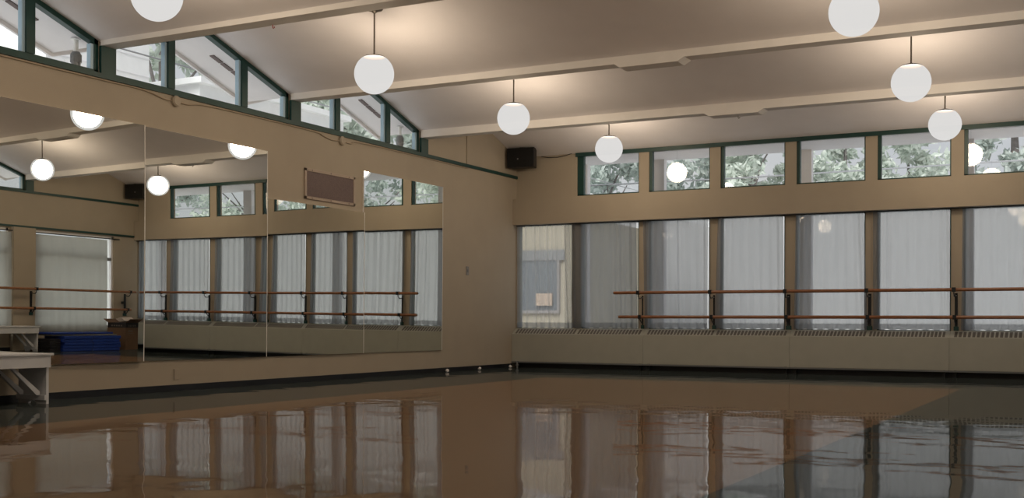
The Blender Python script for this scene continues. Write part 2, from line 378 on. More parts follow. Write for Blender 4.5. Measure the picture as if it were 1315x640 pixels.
# ---------------------------------------------------------------- mirrors
def mirror(y0, y1, z0, z1, sy, sz, label):
    ny, nz = 24, 20; mb = MB(); yc = y0
    base = .012
    # heights by integrating the slopes
    H = [[0] * (nz + 1) for _ in range(ny + 1)]
    for i in range(ny + 1):
        for j in range(nz + 1):
            y = y0 + (y1 - y0) * i / ny; z = z0 + (z1 - z0) * j / nz
            n = 12; h = 0
            for q in range(n):
                yy = y0 + (y - y0) * (q + .5) / n; h += sy(yy, 1.3) * (y - y0) / n
            for q in range(n):
                zz = z0 + (z - z0) * (q + .5) / n; h += sz(y, zz) * (z - z0) / n
            H[i][j] = h
    mn = min(min(r) for r in H)
    vs = []; fs = []
    for i in range(ny + 1):
        for j in range(nz + 1): vs.append((base + H[i][j] - mn, y0 + (y1 - y0) * i / ny, z0 + (z1 - z0) * j / nz))
    for i in range(ny):
        for j in range(nz):
            a = i * (nz + 1) + j; fs.append((a, a + 1, a + nz + 2, a + nz + 1))
    me = bpy.data.meshes.new('wall_mirror'); me.from_pydata(vs, [], fs); me.update()
    me.materials.append(M['mirror'])
    for p in me.polygons: p.use_smooth = True
    root = tag(empty('wall_mirror', (0, (y0 + y1) / 2, z0)), label, 'mirror', 'mirror panels on the left wall')
    g = bpy.data.objects.new('mirror_glass', me); COL.objects.link(g); g.parent = root; g.location = (0, -(y0 + y1) / 2, -z0)
    # polished rim closing the glass to the wall
    rim = MB(); loop = [i * (nz + 1) for i in range(ny + 1)] + [ny * (nz + 1) + j for j in range(1, nz + 1)] + [i * (nz + 1) + nz for i in range(ny - 1, -1, -1)] + [j for j in range(nz - 1, 0, -1)]
    rv = [vs[i] for i in loop]; n = len(rv); rv2 = [(0.001, y, z) for x, y, z in rv]
    rim.add(rv + rv2, [(i, (i + 1) % n, n + (i + 1) % n, n + i) for i in range(n)])
    rim.build('mirror_edge', 'beam', root).location = (0, -(y0 + y1) / 2, -z0)
    xe = vs[ny * (nz + 1) + nz // 2][0]
    ed = MB(); q = [vs[ny * (nz + 1) + j] for j in range(nz + 1)]
    n = len(q); ed.add([(x + .001, y - .007, z) for x, y, z in q] + [(x + .001, y + .0015, z) for x, y, z in q] + [(x - .004, y + .0015, z) for x, y, z in q],
        [(k * n + i, k * n + i + 1, (k + 1) * n + i + 1, (k + 1) * n + i) for k in (0, 1) for i in range(n - 1)])
    ed.build('edge_strip', 'beam', root).location = (0, -(y0 + y1) / 2, -z0)
    return root
def pw_lin(tab):
    def f(y, z):
        if z <= tab[0][0]: return tab[0][1]
        for (a, u), (b, v) in zip(tab[:-1], tab[1:]):
            if z <= b: return u + (v - u) * (z - a) / (b - a)
        return tab[-1][1]
    return f
mirror(-9.515, -7.683, .309, 2.576, lambda y, z: .0150 - .0088 * (y + 7.76), pw_lin([(.3, .013), (.6, .009), (1.0, .0062), (1.55, .001), (2.0, -.005), (2.55, -.011)]), 'leftmost tall mirror, reflecting the curtained opening and blue mats')
mirror(-7.679, -5.857, .309, 2.576, lambda y, z: .0078, pw_lin([(.3, .0075), (1.0, .0065), (1.55, .001), (2.0, -.003), (2.55, -.007)]), 'second tall mirror from the left, reflecting a corner and first sheer curtains')
mirror(-5.853, -4.019, .309, 2.058, lambda y, z: -.002 - .0165 * (y + 4.35), pw_lin([(.3, .007), (1.0, .0065), (1.75, .0035)]), 'shorter mirror panel below the brown wall vent')
mirror(-4.015, -2.140, .309, 2.576, lambda y, z: .0045, pw_lin([(.3, .008), (1.0, .0075), (1.85, .002), (2.5, -.001)]), 'rightmost tall mirror, nearest the window wall corner')

# ---------------------------------------------------------------- hanging globes
def globe_lamp(x, y, z):
    t = empty('globe_pendant_lamp', (x, y, z)); R = .19
    prof = []
    for i in range(25):
        a = -PI / 2 + (PI / 2 + 1.02) * i / 24; prof.append((max(.001, R * math.cos(a)), R * math.sin(a)))
    MB().lathe(prof, n=48).build('glass_globe', 'globe', t, smooth=True)
    zt = R * math.sin(1.02); rt = R * math.cos(1.02)
    MB().lathe([(.001, zt + .026), (.03, zt + .024), (rt * .9, zt + .008), (rt + .003, zt + .001), (rt + .003, zt - .004), (.001, zt - .003)][::-1], n=32).build('fitter_cap', 'cap', t)
    top = ZR - z
    MB().tube([(0, 0, zt + .02), (0, 0, top - .05)], .0085, 10).build('stem', 'chrome', t)
    c = MB().lathe([(.012, top - .075), (.03, top - .06), (.075, top - .045), (.082, top - .036), (.01, top - .034)], n=24)
    c.box(-.004, .004, -.004, .004, top - .05, top + .0).build('canopy', 'chrome', t)
    l = bpy.data.lights.new('bulb', 'POINT'); l.energy = LAMP_W; l.color = (1.0, .80, .57); l.shadow_soft_size = .16
    lo = bpy.data.objects.new('bulb', l); COL.objects.link(lo); lo.parent = t
    return t
LAMP_W = 114
LAMPS = [(2.128, 0, 3.094, 'white globe pendant on a stem, nearest the speaker and window corner'),
         (2.093, 1, 3.076, 'white globe pendant, third from the left in the near ceiling row'),
         (2.040, 2, 3.061, 'white globe pendant with its whole stem and winged canopy showing'),
         (1.998, 3, 3.115, 'white globe pendant cut by the top edge at the upper left'),
         (6.484, 0, 3.090, 'white globe pendant hanging in front of the rightmost clerestory pier'),
         (6.512, 1, 3.074, 'white globe pendant between the two right hand ceiling beams'),
         (6.506, 2, 3.104, 'large white globe pendant cut by the top edge at the right')]
for x, k, z, lb in LAMPS:
    tag(globe_lamp(x, RID[k], z), lb, 'lamp', 'globe pendant lamps')
o = tag(globe_lamp(6.5, RID[3], 3.09), 'white globe pendant beside the camera, outside the frame', 'lamp', 'globe pendant lamps')
for x in (2.0, 6.5):
    tag(globe_lamp(x, RID[4], 3.09), 'white globe pendant behind the camera, %s' % ('in the row near the mirrors' if x < 4 else 'in the row by the opposite wall'), 'lamp', 'globe pendant lamps')

for x, y, zz, m_, lb in ((1.9, VAL[3] + .06, 3.242, 'hook_red', 'tiny red hook under the beam left of the winged canopy'), (4.35, VAL[1] + .03, 3.150, 'chrome', 'tiny dark hook under the spliced block of the far beam')):
    if m_ not in M: M[m_] = mat('red hook paint', (.35, .03, .02), .5)
    h = MB().tube([(0, 0, 0), (0, 0, -.02), (.008, 0, -.034), (.018, 0, -.028), (.02, 0, -.018)], .004, 6)
    o = h.build('ceiling_hook', m_); o.location = (x, y, zz); tag(o, lb, 'hook')
# ---------------------------------------------------------------- radiators under the windows
def radiator(x0, x1, label):
    root = tag(empty('radiator_cover', ((x0 + x1) / 2, 0, 0)), label, 'radiator', 'radiator covers under the window wall')
    cx = (x0 + x1) / 2; a, b = x0 - cx + .002, x1 - cx - .002
    yf = -.03; yb = YB - .012
    body = MB().prism([(yf, .10), (yf, .512), (yb, .606), (yb, .612), (yf - .004, .520), (yf - .006, .10)], 0, a, b)
    body.prism([(yf, .10), (yf, .505), (yb, .600), (yb, .10)], 0, a, b)
    body.build('casing', 'radiator', root)
    MB().box(a, b, yf - .012, yf + .03, .076, .096).build('bottom_rail', 'slate', root)
    for s in (a + .05, b - .08): MB().box(s, s + .03, 0, .05, 0, .10).build('foot', 'iron', root)
    # two grilles of 20 slots on the sloping top
    L = (b - a); g0 = .045; gap = .03; gl = (L - 2 * g0 - gap) / 2
    for gi in range(2):
        gx = a + g0 + gi * (gl + gap); mb = MB(); n = 20
        for i in range(n):
            s0 = gx + gl * (i + .16) / n; s1 = gx + gl * (i + .78) / n
            q0, q1 = .10, .80; ya, za = yf - .004 + (yb - yf + .004) * q0, .520 + .092 * q0; y2, z2 = yf - .004 + (yb - yf + .004) * q1, .520 + .092 * q1
            dx = .0
            mb.add([(s0, ya, za + .0035), (s1, ya, za + .0035), (s1 + dx, y2, z2 + .0035), (s0 + dx, y2, z2 + .0035),
                    (s0, ya, za - .004), (s1, ya, za - .004), (s1 + dx, y2, z2 - .004), (s0 + dx, y2, z2 - .004)],
                   [(0, 1, 2, 3), (7, 6, 5, 4), (0, 4, 5, 1), (1, 5, 6, 2), (2, 6, 7, 3), (3, 7, 4, 0)])
        mb.build('slot_grille', 'rad_slot', root)
    return root
RX = [.004, 2.18, 4.33, 6.40, W - .004]
for k in range(4):
    radiator(RX[k], RX[k + 1], 'long beige slotted radiator cover, %s' % ['in the corner by the mirrored wall', 'second from the mirrored wall corner', 'third from the mirrored wall, under the middle barre brackets', 'at the right edge of the photo'][k])

# ---------------------------------------------------------------- sheer curtains
def drape(name, x0t, x1t, x0b, x1b, y, zb, zt, m, gathers, amp=.016, folds=7, axis=0, parent=None, seed=0, nx=90, hem=0):
    """cloth sheet; gathers: list of (u, width, depth, freq) of denser pleats"""
    rnd = random.Random(seed); ph = [rnd.uniform(0, 6.28) for _ in range(4)]
    nz = 14; vs = []; fs = []
    for j in range(nz + 1):
        v = j / nz; z = zb + (zt - zb) * v
        for i in range(nx + 1):
            u = i / nx
            a = x0b + (x0t - x0b) * v ** .8; b = x1b + (x1t - x1b) * v ** .8
            d = amp * .4 * math.sin(2 * PI * folds * u + ph[0] + .5 * math.sin(3 * v + ph[1])) + amp * .05 * math.sin(2 * PI * folds * 2.3 * u + ph[2] + v)
            for gu, gw, gd, gf in gathers:
                k = math.exp(-((u - gu) / gw) ** 2); d += gd * .55 * k * math.sin(2 * PI * gf * .6 * u + ph[3] + .6 * v)
            zz = z + (.006 * math.sin(2 * PI * folds * u + ph[1]) if j == 0 else 0)
            p = a + (b - a) * u
            vs.append((p, y + d, zz) if axis == 0 else (y + d, p, zz))
    for j in range(nz):
        for i in range(nx):
            q = j * (nx + 1) + i; fs.append((q, q + 1, q + nx + 2, q + nx + 1))
    me = bpy.data.meshes.new(name); me.from_pydata(vs, [], fs); me.update(); me.materials.append(M[m])
    for p in me.polygons: p.use_smooth = True
    o = bpy.data.objects.new(name, me); COL.objects.link(o)
    if parent: o.parent = parent
    return o
CUR = [  # top left, top right, bottom left, bottom right
    (.03, .93, -.0, 1.0, 'sheer_thin', [(.12, .05, .02, 16), (.38, .05, .035, 18), (.62, .06, .03, 14), (.9, .06, .03, 16)]),
    (.965, 2.02, .985, 2.05, 'sheer', [(.06, .10, .035, 12), (.72, .05, .03, 18), (.88, .08, .035, 15)]),
    (2.13, 3.125, 2.17, 3.12, 'sheer', [(.05, .09, .03, 14), (.55, .04, .02, 20), (.95, .05, .03, 15)]),
    (3.27, 4.21, 3.22, 4.23, 'sheer', [(.08, .10, .03, 12), (.95, .05, .03, 15)]),
    (4.38, 5.30, 4.36, 5.36, 'sheer', [(.06, .06, .03, 12), (.95, .05, .03, 15)]),
    (5.42, 6.39, 5.43, 6.40, 'sheer', [(.06, .10, .035, 12), (.2, .04, .025, 16), (.97, .04, .03, 15)]),
    (6.54, 7.50, 6.53, 7.52, 'sheer', [(.06, .07, .03, 12), (.92, .06, .03, 15)]),
    (7.63, 8.66, 7.62, 8.66, 'sheer', [(.06, .07, .03, 12), (.5, .06, .03, 12), (.92, .06, .03, 15)])]
CLAB = ['thin sheer curtain in the corner, a building window showing through it', 'sheer white curtain behind the left ends of the barres',
        'sheer white curtain between the first and second barre brackets', 'sheer white curtain between the second and third barre brackets',
        'sheer white curtain between the third and fourth barre brackets', 'sheer white curtain between the fourth and fifth barre brackets',
        'sheer white curtain cut by the right edge of the photo', 'sheer white curtain next to the opposite corner, seen in the second mirror']
for i, (a, b, c, d, m, g) in enumerate(CUR):
    c = max(c, .04)
    o = drape('sheer_curtain', a, b, c, d, .075, .622, 2.212, m, g, seed=i + 3)
    tag(o, CLAB[i], 'curtain', 'sheer curtains along the window wall')
    drape('hem', a + (c - a) * .93, b + (d - b) * .93, c, d, .071, .620, .70, 'sheer', g, parent=o, seed=i + 3)
tag(MB().tube([(.05, .026, 2.200), (W - .05, .026, 2.200)], .008, 8).build('curtain_rod', 'iron'), 'thin dark curtain rod tucked under the cream fascia', 'curtain rod')

# ---------------------------------------------------------------- barres on the window wall
ZU, ZL = 1.140, .786; YU, YL = -.12, -.055
def rail(x0, x1, y, z, label, m='wood', axis=0):
    mb = MB(); pts = [(x0, y, z), (x1, y, z)] if axis == 0 else [(y, x0, z), (y, x1, z)]
    r = .0225; d = .006 if x1 > x0 else -.006
    if axis == 0: pts = [(x0, y, z), (x0 + .006, y, z), (x1 - .006, y, z), (x1, y, z)]
    else: pts = [(y, x0, z), (y, x0 + .006, z), (y, x1 - .006, z), (y, x1, z)]
    mb.tube(pts, [r * .8, r, r, r * .8], 16)
    return tag(mb.build('ballet_barre', m, smooth=False), label, 'barre', 'wooden ballet barres')
rail(1.748, 8.40, YU, ZU, 'upper wooden ballet barre in front of the sheer curtains')
rail(1.80, 8.12, YL, ZL, 'lower wooden ballet barre in front of the sheer curtains')
def collar(h, y, z, a, b):
    """square steel strap round the rail, four plates"""
    o, i = .029, .0235
    h.box(a, b, y - o, y + o, z - o, z - i).box(a, b, y - o, y + o, z + i, z + o).box(a, b, y - o, y - i, z - i, z + i).box(a, b, y + i, y + o, z - i, z + i)
def bracket(p, wide, axis=0, zl0=.612):
    """steel post with two hooks; local +y points into the wall"""
    t = empty('barre_bracket', (0, 0, 0))
    w = wide / 2; yp = .030
    MB().box(-w, w, yp - .008, yp + .008, zl0 + .045, 1.10).build('post', 'iron', t, bevel=.002)
    MB().box(-w - .012, w + .012, yp - .02, yp + .02, zl0 + .0, zl0 + .055).build('foot_block', 'teal', t, bevel=.004)
    h = MB().tube([(-.012, yp - .008, 1.075), (-.012, yp - .06, 1.055), (-.012, yp - .12, 1.055), (-.012, YU + .035, 1.06), (-.012, YU + .002, 1.085), (-.012, YU, 1.112)], .007, 8)
    collar(h, YU, ZU, -.035, .012)
    h.build('upper_hook', 'iron', t)
    h = MB().tube([(-.010, yp - .006, .70), (-.010, YL + .03, .725), (-.010, YL, .760)], .008, 8)
    collar(h, YL, ZL, -.032, .014)
    h.build('lower_hook', 'iron', t)
    MB().box(-.006, .006, yp - .011, yp - .006, 1.062, 1.074).build('bolt', 'pipe', t)
    return t
for i, wd in ((2, .020), (3, .026), (4, .048), (5, .042), (6, .036), (7, .036)):
    b = bracket(0, wd); b.location = (MOD[i] + (.02 if i < 4 else 0), 0, 0)
    tag(b, 'black steel barre bracket, %s' % {2: 'first from the left ends of the barres', 3: 'second from the left ends of the barres', 4: 'third from the left, in the middle of the window wall',
        5: 'fourth from the left, right of the middle', 6: 'rightmost directly in view, by the right edge', 7: 'beyond the right edge, near the opposite corner'}[i], 'bracket', 'barre brackets on the window wall')

# opposite wall, seen in the leftmost mirror
rail(-8.5, -.15, W - .24, ZU, 'upper wooden barre on the opposite wall, seen in the leftmost mirror', 'wood_y', 1)
rail(-8.5, -.22, W - .175, ZL, 'lower wooden barre on the opposite wall, seen in the leftmost mirror', 'wood_y', 1)
for y, lb in ((-2.62, 'on the pier between the curtained openings'), (-.32, 'near the corner above the cardboard box'), (-5.4, 'on the second pier from the corner'), (-8.0, 'farthest from the window wall')):
    b = bracket(0, .05, zl0=.66); b.rotation_euler = (0, 0, -PI / 2); b.location = (W - .12, y, 0)
    # a short stand-off plate ties the post to the wall
    MB().box(-.02, .02, .036, .121, .9, .95).build('wall_plate', 'iron', b)
    tag(b, 'black barre bracket of the opposite wall, %s' % lb, 'bracket', 'barre brackets on the opposite wall')
for (y0, y1, z0, z1), lb in zip(OPP, ('next to the window wall corner', 'second from the window wall corner')):
    wn[0] += 1; xa, xb = W + .03, W + .09
    fr = MB(); fr.box(xa, xb, y0, y0 + .04, z0, z1); fr.box(xa, xb, y1 - .04, y1, z0, z1); fr.box(xa, xb, y0, y1, z0, z0 + .05); fr.box(xa, xb, y0, y1, z1 - .04, z1)
    w = tag(fr.build('window_%d' % wn[0], 'soffit'), 'window opening of the opposite wall, %s' % lb, 'window', kind='structure')
    MB().box(xa, xb, y0 + .04, y1 - .04, 1.76, 1.82).build('transom', 'slate', w)
    MB().add([(xa + .03, y0 + .04, z0 + .05), (xa + .03, y1 - .04, z0 + .05), (xa + .03, y1 - .04, z1 - .04), (xa + .03, y0 + .04, z1 - .04)], [(0, 1, 2, 3)]).build('pane', 'glass', w)
trim(MB().box(W - .035, W + .0, -8.6, -.02, 2.275, 2.31), 'green', 'thin green rail over the curtained openings of the opposite wall')
mbp = MB(); mbp.box(W - .09, W, -3.0, -2.52, 0, 2.27)
trim(mbp, 'cream', 'cream pier between the curtained openings, seen in the mirror')
for y0, y1, lb in ((-2.50, -.76, 'heavy white curtain reflected above the blue mats'), (-5.2, -3.02, 'heavy white curtain reflected at the left edge of the mirrors')):
    o = drape('curtain', y0, y1, y0 - .02, y1 + .02, W - .045, .36, 2.17, 'curtain', [(.2, .2, .012, 12), (.7, .2, .012, 14)], amp=.018, folds=9, axis=1, seed=int(-y0 * 10))
    tag(o, lb, 'curtain', 'heavy curtains on the opposite wall')
    r = tag(MB().tube([(W - .045, y0 - .05, 2.20), (W - .045, y1 + .33, 2.20)], .010, 8).build('curtain_rod', 'iron'), 'dark rod carrying the %s' % lb.replace('heavy ', ''), 'curtain rod')

# ---------------------------------------------------------------- speakers
def speaker(s):
    t = empty('wall_speaker', (0, 0, 0))
    w, d, h = .45, .20, .30
    MB().prism([(-w / 2, -d), (w / 2, -d), (w / 2 - .04, 0), (-w / 2 + .04, 0)], 2, -h / 2, h / 2).build('cabinet', 'black', t, bevel=.006)
    MB().box(-w / 2 + .012, w / 2 - .012, -d - .008, -d, -h / 2 + .012, h / 2 - .012).build('grille', 'grille_cloth', t)
    MB().lathe([(.001, -d - .012), (.012, -d - .011), (.012, -d - .007)], c=(-.04, 0, -.02), n=12, ax=1).build('badge', 'plate', t)
    MB().box(-.05, .05, -.12, -.02, h / 2, h / 2 + .022).build('bracket', 'black', t)
    MB().tube([(0, -.06, h / 2 + .01), (0, .02, h / 2 - .02), (0, .11, h / 2 - .05)], .012, 8).build('mount_arm', 'iron', t)
    return t
s1 = speaker(1); s1.location = (.255, -.075, 3.215); s1.rotation_euler = (math.radians(0), 0, math.radians(4))
tag(s1, 'black loudspeaker high in the corner by the clerestory windows', 'speaker', 'corner loudspeakers')
s2 = copy_tree(s1); s2.location = (W - .255, -.075, 3.215); s2.rotation_euler = (0, 0, math.radians(-12))
tag(s2, 'black loudspeaker in the opposite corner, seen in the leftmost mirror', 'speaker')
tag(MB().tube([(.46, .06, 3.26), (.56, .10, 3.245), (.72, .112, 3.24), (.86, .112, 3.26), (1.0, .112, 3.295)], .006, 6).build('speaker_cable', 'iron'), 'thin dark cable from the speaker to the first clerestory window', 'cable')

# ---------------------------------------------------------------- fittings on the mirrored wall
v = tag(empty('wall_vent', (0, -4.69, 2.30)), 'brown wall vent in a pale frame above the shorter mirror', 'vent')
fr = MB(); hw, hh, t = .492, .178, .033
fr.box(0, .02, -hw, hw, hh - t, hh).box(0, .02, -hw, hw, -hh, -hh + t).box(0, .02, -hw, -hw + t, -hh, hh).box(0, .02, hw - t, hw, -hh, hh)
fr.build('frame', 'vent_frame', v, bevel=.003)
g = MB().box(0, .010, -hw + t, hw - t, -hh + t, hh - t)
for i in range(24):
    z = -hh + t + (2 * hh - 2 * t) * (i + .5) / 24; g.box(.010, .013, -hw + t, hw - t, z - .003, z + .003)
g.build('perforated_panel', 'vent', v)
for yy in (-.36, 0, .36):
    for zz in (hh - .016, -hh + .016): MB().lathe([(.001, .020), (.008, .022), (.008, .019)][::-1], c=(0, yy, zz), n=10, ax=0).build('screw', 'slot', v)
for y, lb in ((-7.235, 'round cream junction box under the middle gable window'), (-4.47, 'round cream junction box above the brown wall vent')):
    j = tag(empty('junction_box', (0, y, 2.888)), lb, 'junction box', 'junction boxes on the mirrored wall')
    MB().lathe([(.055, .0), (.055, .028), (.05, .034), (.001, .034)], n=24, ax=0).build('box_body', 'box_cream', j)
    MB().lathe([(.045, .034), (.043, .040), (.001, .041)], n=24, ax=0).build('cover', 'box_cream', j)
def cable(pts, label):
    P = [Vector((.010, y, z)) for y, z in pts]; out = []
    for i in range(len(P) - 1):
        p0, p1, p2, p3 = P[max(i - 1, 0)], P[i], P[i + 1], P[min(i + 2, len(P) - 1)]
        for q in range(6):
            t = q / 6; out.append(.5 * ((2 * p1) + (p2 - p0) * t + (2 * p0 - 5 * p1 + 4 * p2 - p3) * t * t + (3 * p1 - p0 - 3 * p2 + p3) * t ** 3))
    out.append(P[-1])
    return tag(MB().tube(out, .008, 6).build('surface_cable', 'cable_cream', smooth=True), label, 'cable', 'painted cables under the green sill band')
cable([(-10.6, 2.925), (-8.35, 2.925), (-7.75, 2.928), (-7.54, 2.912), (-7.40, 2.888), (-7.29, 2.888)], 'painted cable left of the junction box under the middle gable window')
cable([(-7.18, 2.888), (-7.05, 2.885), (-6.85, 2.915), (-6.3, 2.925), (-5.04, 2.922), (-4.85, 2.90), (-4.68, 2.872), (-4.525, 2.882)], 'painted cable between the two round junction boxes')
cable([(-4.415, 2.885), (-4.28, 2.880), (-4.1, 2.918), (-3.0, 2.926), (-1.43, 2.924)], 'painted cable from the junction box above the vent towards the corner')
p = tag(empty('light_switch', (0, -1.41, 1.445)), 'small grey switch plate on the bare wall near the corner', 'switch')
MB().box(0, .008, -.04, .04, -.062, .062).build('plate', 'plate', p, bevel=.002)
MB().box(.008, .014, -.01, .01, -.02, .02).build('toggle', 'slate', p)
p = tag(empty('outlet_plate', (0, -7.2, .165)), 'small cream blank plate low on the wall under the mirrors', 'outlet plate')
MB().box(0, .007, -.04, .04, -.055, .055).build('plate', 'box_cream', p, bevel=.002)
MB().box(.007, .009, -.034, -.030, -.05, .05).build('groove', 'slot', p)
for y, z, lb in ((-2.04, .024, 'white scrap by the skirting, farthest from the corner'), (-1.12, .022, 'white scrap by the skirting, midway to the corner'), (-.16, .022, 'white scrap by the skirting, in the corner')):
    mb = MB(); rnd = random.Random(int(-y * 100)); prof = [(.004, -.022), (.020, -.016), (.026, -.002), (.019, .013), (.005, .022)]
    mb.lathe(prof, n=10); mb.v = [(x + rnd.uniform(-.004, .004), q + rnd.uniform(-.004, .004), zz + rnd.uniform(-.002, .002)) for x, q, zz in mb.v]
    o = mb.build('paper_scrap', 'scrap'); o.location = (.048, y, z); tag(o, lb, 'scrap', 'white scraps along the skirting')
pp = tag(empty('corner_pipe', (.12, -.066, 0)), 'short steel valve pipe under the corner radiator end', 'pipe')
MB().tube([(0, 0, 0), (0, 0, .095)], .014, 12).build('riser', 'pipe', pp)
MB().lathe([(.022, .03), (.026, .036), (.026, .05), (.022, .056)], n=12).build('collar', 'pipe', pp)

# ---------------------------------------------------------------- white benches
def bench(x0, x1, yend, length, flip=False):
    """long bench along Y ending at yend; x0..x1 its depth, open face towards the room"""
    t = empty('bench', ((x0 + x1) / 2, yend - length / 2, 0)); cx, cy = (x0 + x1) / 2, yend - length / 2
    w = (x1 - x0) / 2; L = length / 2
    MB().box(-w, w, -L, L, .405, .425).build('top', 'white_paint', t, bevel=.004)
    ap = MB(); ap.box(w - .035, w - .015, -L + .02, L - .02, .305, .405); ap.box(-w + .015, -w + .035, -L + .02, L - .02, .305, .405)
    ap.build('apron', 'white_paint', t, bevel=.002)
    for s in (-1, 1):
        e = MB(); y0 = s * (L - .02); y1 = s * (L - .045)
        # end panel with a rounded notch cut in its foot
        n = 12; nw, nh = .05, .028
        pr = [(-w + .04, 0), (-nw, 0)] + [(-nw * math.cos(PI * i / n), nh * math.sin(PI * i / n)) for i in range(1, n)] + [(nw, 0), (w - .04, 0), (w - .04, .405), (-w + .04, .405)]
        e.prism(pr, 1, min(y0, y1), max(y0, y1)); e.build('end_panel', 'white_paint', t)
        yc = s * (L - .065)
        MB().box(-w + .035, w - .035, min(yc, y1), max(yc, y1), .032, .075).build('foot_cleat', 'white_paint', t, bevel=.002)
        for xx in (-w + .10, w - .12):
            ya, yb = s * (L - .066), s * (L - .43); d = .02 * s
            MB().prism([(ya, .075), (ya, .105), (yb, .395), (yb - d, .395), (ya - d * 1.6, .075)], 0, xx, xx + .028).build('brace', 'white_paint', t)
    return t
tag(bench(.03, .45, -9.07, 2.2), 'low white bench under the leftmost mirror, with diagonal braces', 'bench', 'low white benches')
b2 = copy_tree(bpy.data.objects['bench']); b2.location = (W - .35, -2.75 - 1.1, 0); b2.scale = (1, 1, 1.1); tag(b2, 'low white bench on the opposite side, seen only in the mirror', 'bench')

# ---------------------------------------------------------------- mats and box by the opposite corner (seen in the mirror)
def exercise_mat(x0, x1, y0, y1, z0, z1, m, rot, label):
    t = empty('exercise_mat', ((x0 + x1) / 2, (y0 + y1) / 2, z0), rot); w, l, h = (x1 - x0) / 2, (y1 - y0) / 2, z1 - z0
    MB().box(-w, w, -l, -.004, 0, h).build('panel', m, t, bevel=.008)
    MB().box(-w, w, .004, l, 0, h).build('panel', m, t, bevel=.008)
    MB().box(-w + .004, w - .004, -.006, .006, .006, h - .004).build('fold_seam', 'mat_dark', t)
    return tag(t, label, 'mat', 'stacked exercise mats')
z = 0
names = ['bottom', 'second from the bottom', 'third from the bottom', 'fourth from the bottom', 'fifth from the bottom']
for i in range(5):
    h = .058; exercise_mat(7.85 + .008 * (i % 2), 8.43, -2.48 + .02 * ((i * 7) % 3), -1.12 + .015 * ((i * 5) % 3), z, z + h - .003, 'mat_blue', .006 * ((i * 3) % 4 - 1.5), 'blue folding mat of the reflected stack, %s' % names[i]); z += h
exercise_mat(7.95, 8.42, -2.62, -1.12, z, z + .028, 'mat_grey', 0.03, 'thin grey mat near the top of the reflected stack'); z += .031
exercise_mat(7.95, 8.42, -2.66, -1.2, z, z + .034, 'mat_blue', -.02, 'thin blue mat on top of the reflected stack')
for i in range(5):
    exercise_mat(7.9, 8.4, -2.735, -2.495, i * .048, i * .048 + .045, 'mat_dark', 0, 'short black mat beside the blue stack, %s' % names[i])
bx = tag(empty('cardboard_box', (8.20, -.74, 0), math.radians(-14)), 'brown cardboard box with black printed band and open flaps', 'box')
w = .215; MB().box(-w, w, -w, w, 0, .44).build('carton', 'cardboard', bx)
MB().box(-w - .003, w + .003, -w - .003, w + .003, .44, .535).build('printed_band', 'box_band', bx)
pr = MB()
for s in (-1,):
    for i, hgt in enumerate((.026, .034, .02, .03, .026)): pr.box(s * (w + .0065), s * (w + .003), -.13 + i * .055, -.095 + i * .055, .478 - hgt / 2, .478 + hgt / 2)
    for i in range(5): pr.box(-.13 + i * .055, -.095 + i * .055, -w - .0065, -w - .003, .465, .49)
pr.box(-w - .003, -w, -.13, .02, .36, .385).box(-w - .003, -w, -.13, .05, .32, .327)
pr.build('worn_print', 'print', bx)
for a, b in ((-1, 0), (1, 0), (0, 1)):
    f = MB()
    if a: f.prism([(a * w, .535), (a * (w + .10), .60), (a * (w + .10), .606), (a * w, .541)], 1, -w, w)
    else: f.prism([(b * w, .535), (b * (w + .08), .58), (b * (w + .08), .586), (b * w, .541)], 0, -w, w)
    f.build('flap', 'cardboard', bx)
tag(MB().prism([(-.15, .02), (.02, .0), (.13, .055), (-.02, .09)], 1, -.14, .14).build('paper_bundle', 'paper'), 'pale crumpled paper sticking out of the cardboard box', 'paper')
bpy.data.objects['paper_bundle'].location = (8.20, -.68, .55)

# ---------------------------------------------------------------- outdoors
struct('ground', MB().box(-60, 70, -60, 70, -.4, -.11), 'concrete', 'pale paving outside the hall', 'ground')
# soffit vents and fixtures
for k in (1, 2, 3):
    for s in (-1,):
        mb = MB()
        for i in range(3):
            y0 = RID[k] + .42 + i * .165; y1 = y0 + .145
            z0, z1 = ceil_z(y0) + .006, ceil_z(y1) + .006
            mb.prism([(y0, z0 - .006), (y1, z1 - .006), (y1, z1 + .004), (y0, z0 + .004)], 0, -.41, -.35)
        tag(mb.build('soffit_vent', 'slot'), 'row of brown vent slots in the overhang outside the %s gable window' % ['', 'farthest', 'middle', 'upper left'][k], 'vent', 'soffit vents')
for y, lb in ((VAL[3] - .14, 'ringed grey metal fixture outside the upper left gable window'), (VAL[1] - .20, 'ringed grey metal fixture outside the farthest gable window')):
    t = tag(empty('exterior_spotlight', (-.26, y, 0)), lb, 'outdoor fixture', 'exterior fixtures under the overhang')
    zt = ceil_z(y) + .01
    MB().lathe([(.022, zt - .12), (.022, zt - .01), (.05, zt - .008), (.05, zt)], n=14).build('neck', 'white_wall', t)
    MB().lathe([(.038, 2.90), (.038, 3.03), (.050, 3.03), (.050, 3.055), (.042, 3.055), (.042, 3.10), (.052, 3.10), (.052, zt - .15), (.034, zt - .12)], n=18).build('ringed_body', 'slate', t)
for x, w2 in ((2.0, .10), (4.27, .10), (6.48, .10), (.74, .06), (8.7, .10)):
    tag(MB().box(x - w2, x + w2, 1.04, 1.16, -.11, 3.24).build('eave_post', 'soffit'), 'white eave post seen through the %s clerestory window' % {2.0: 'second', 4.27: 'fourth', 6.48: 'sixth', .74: 'first', 8.7: 'hidden last'}[x], 'post', 'eave posts outside')
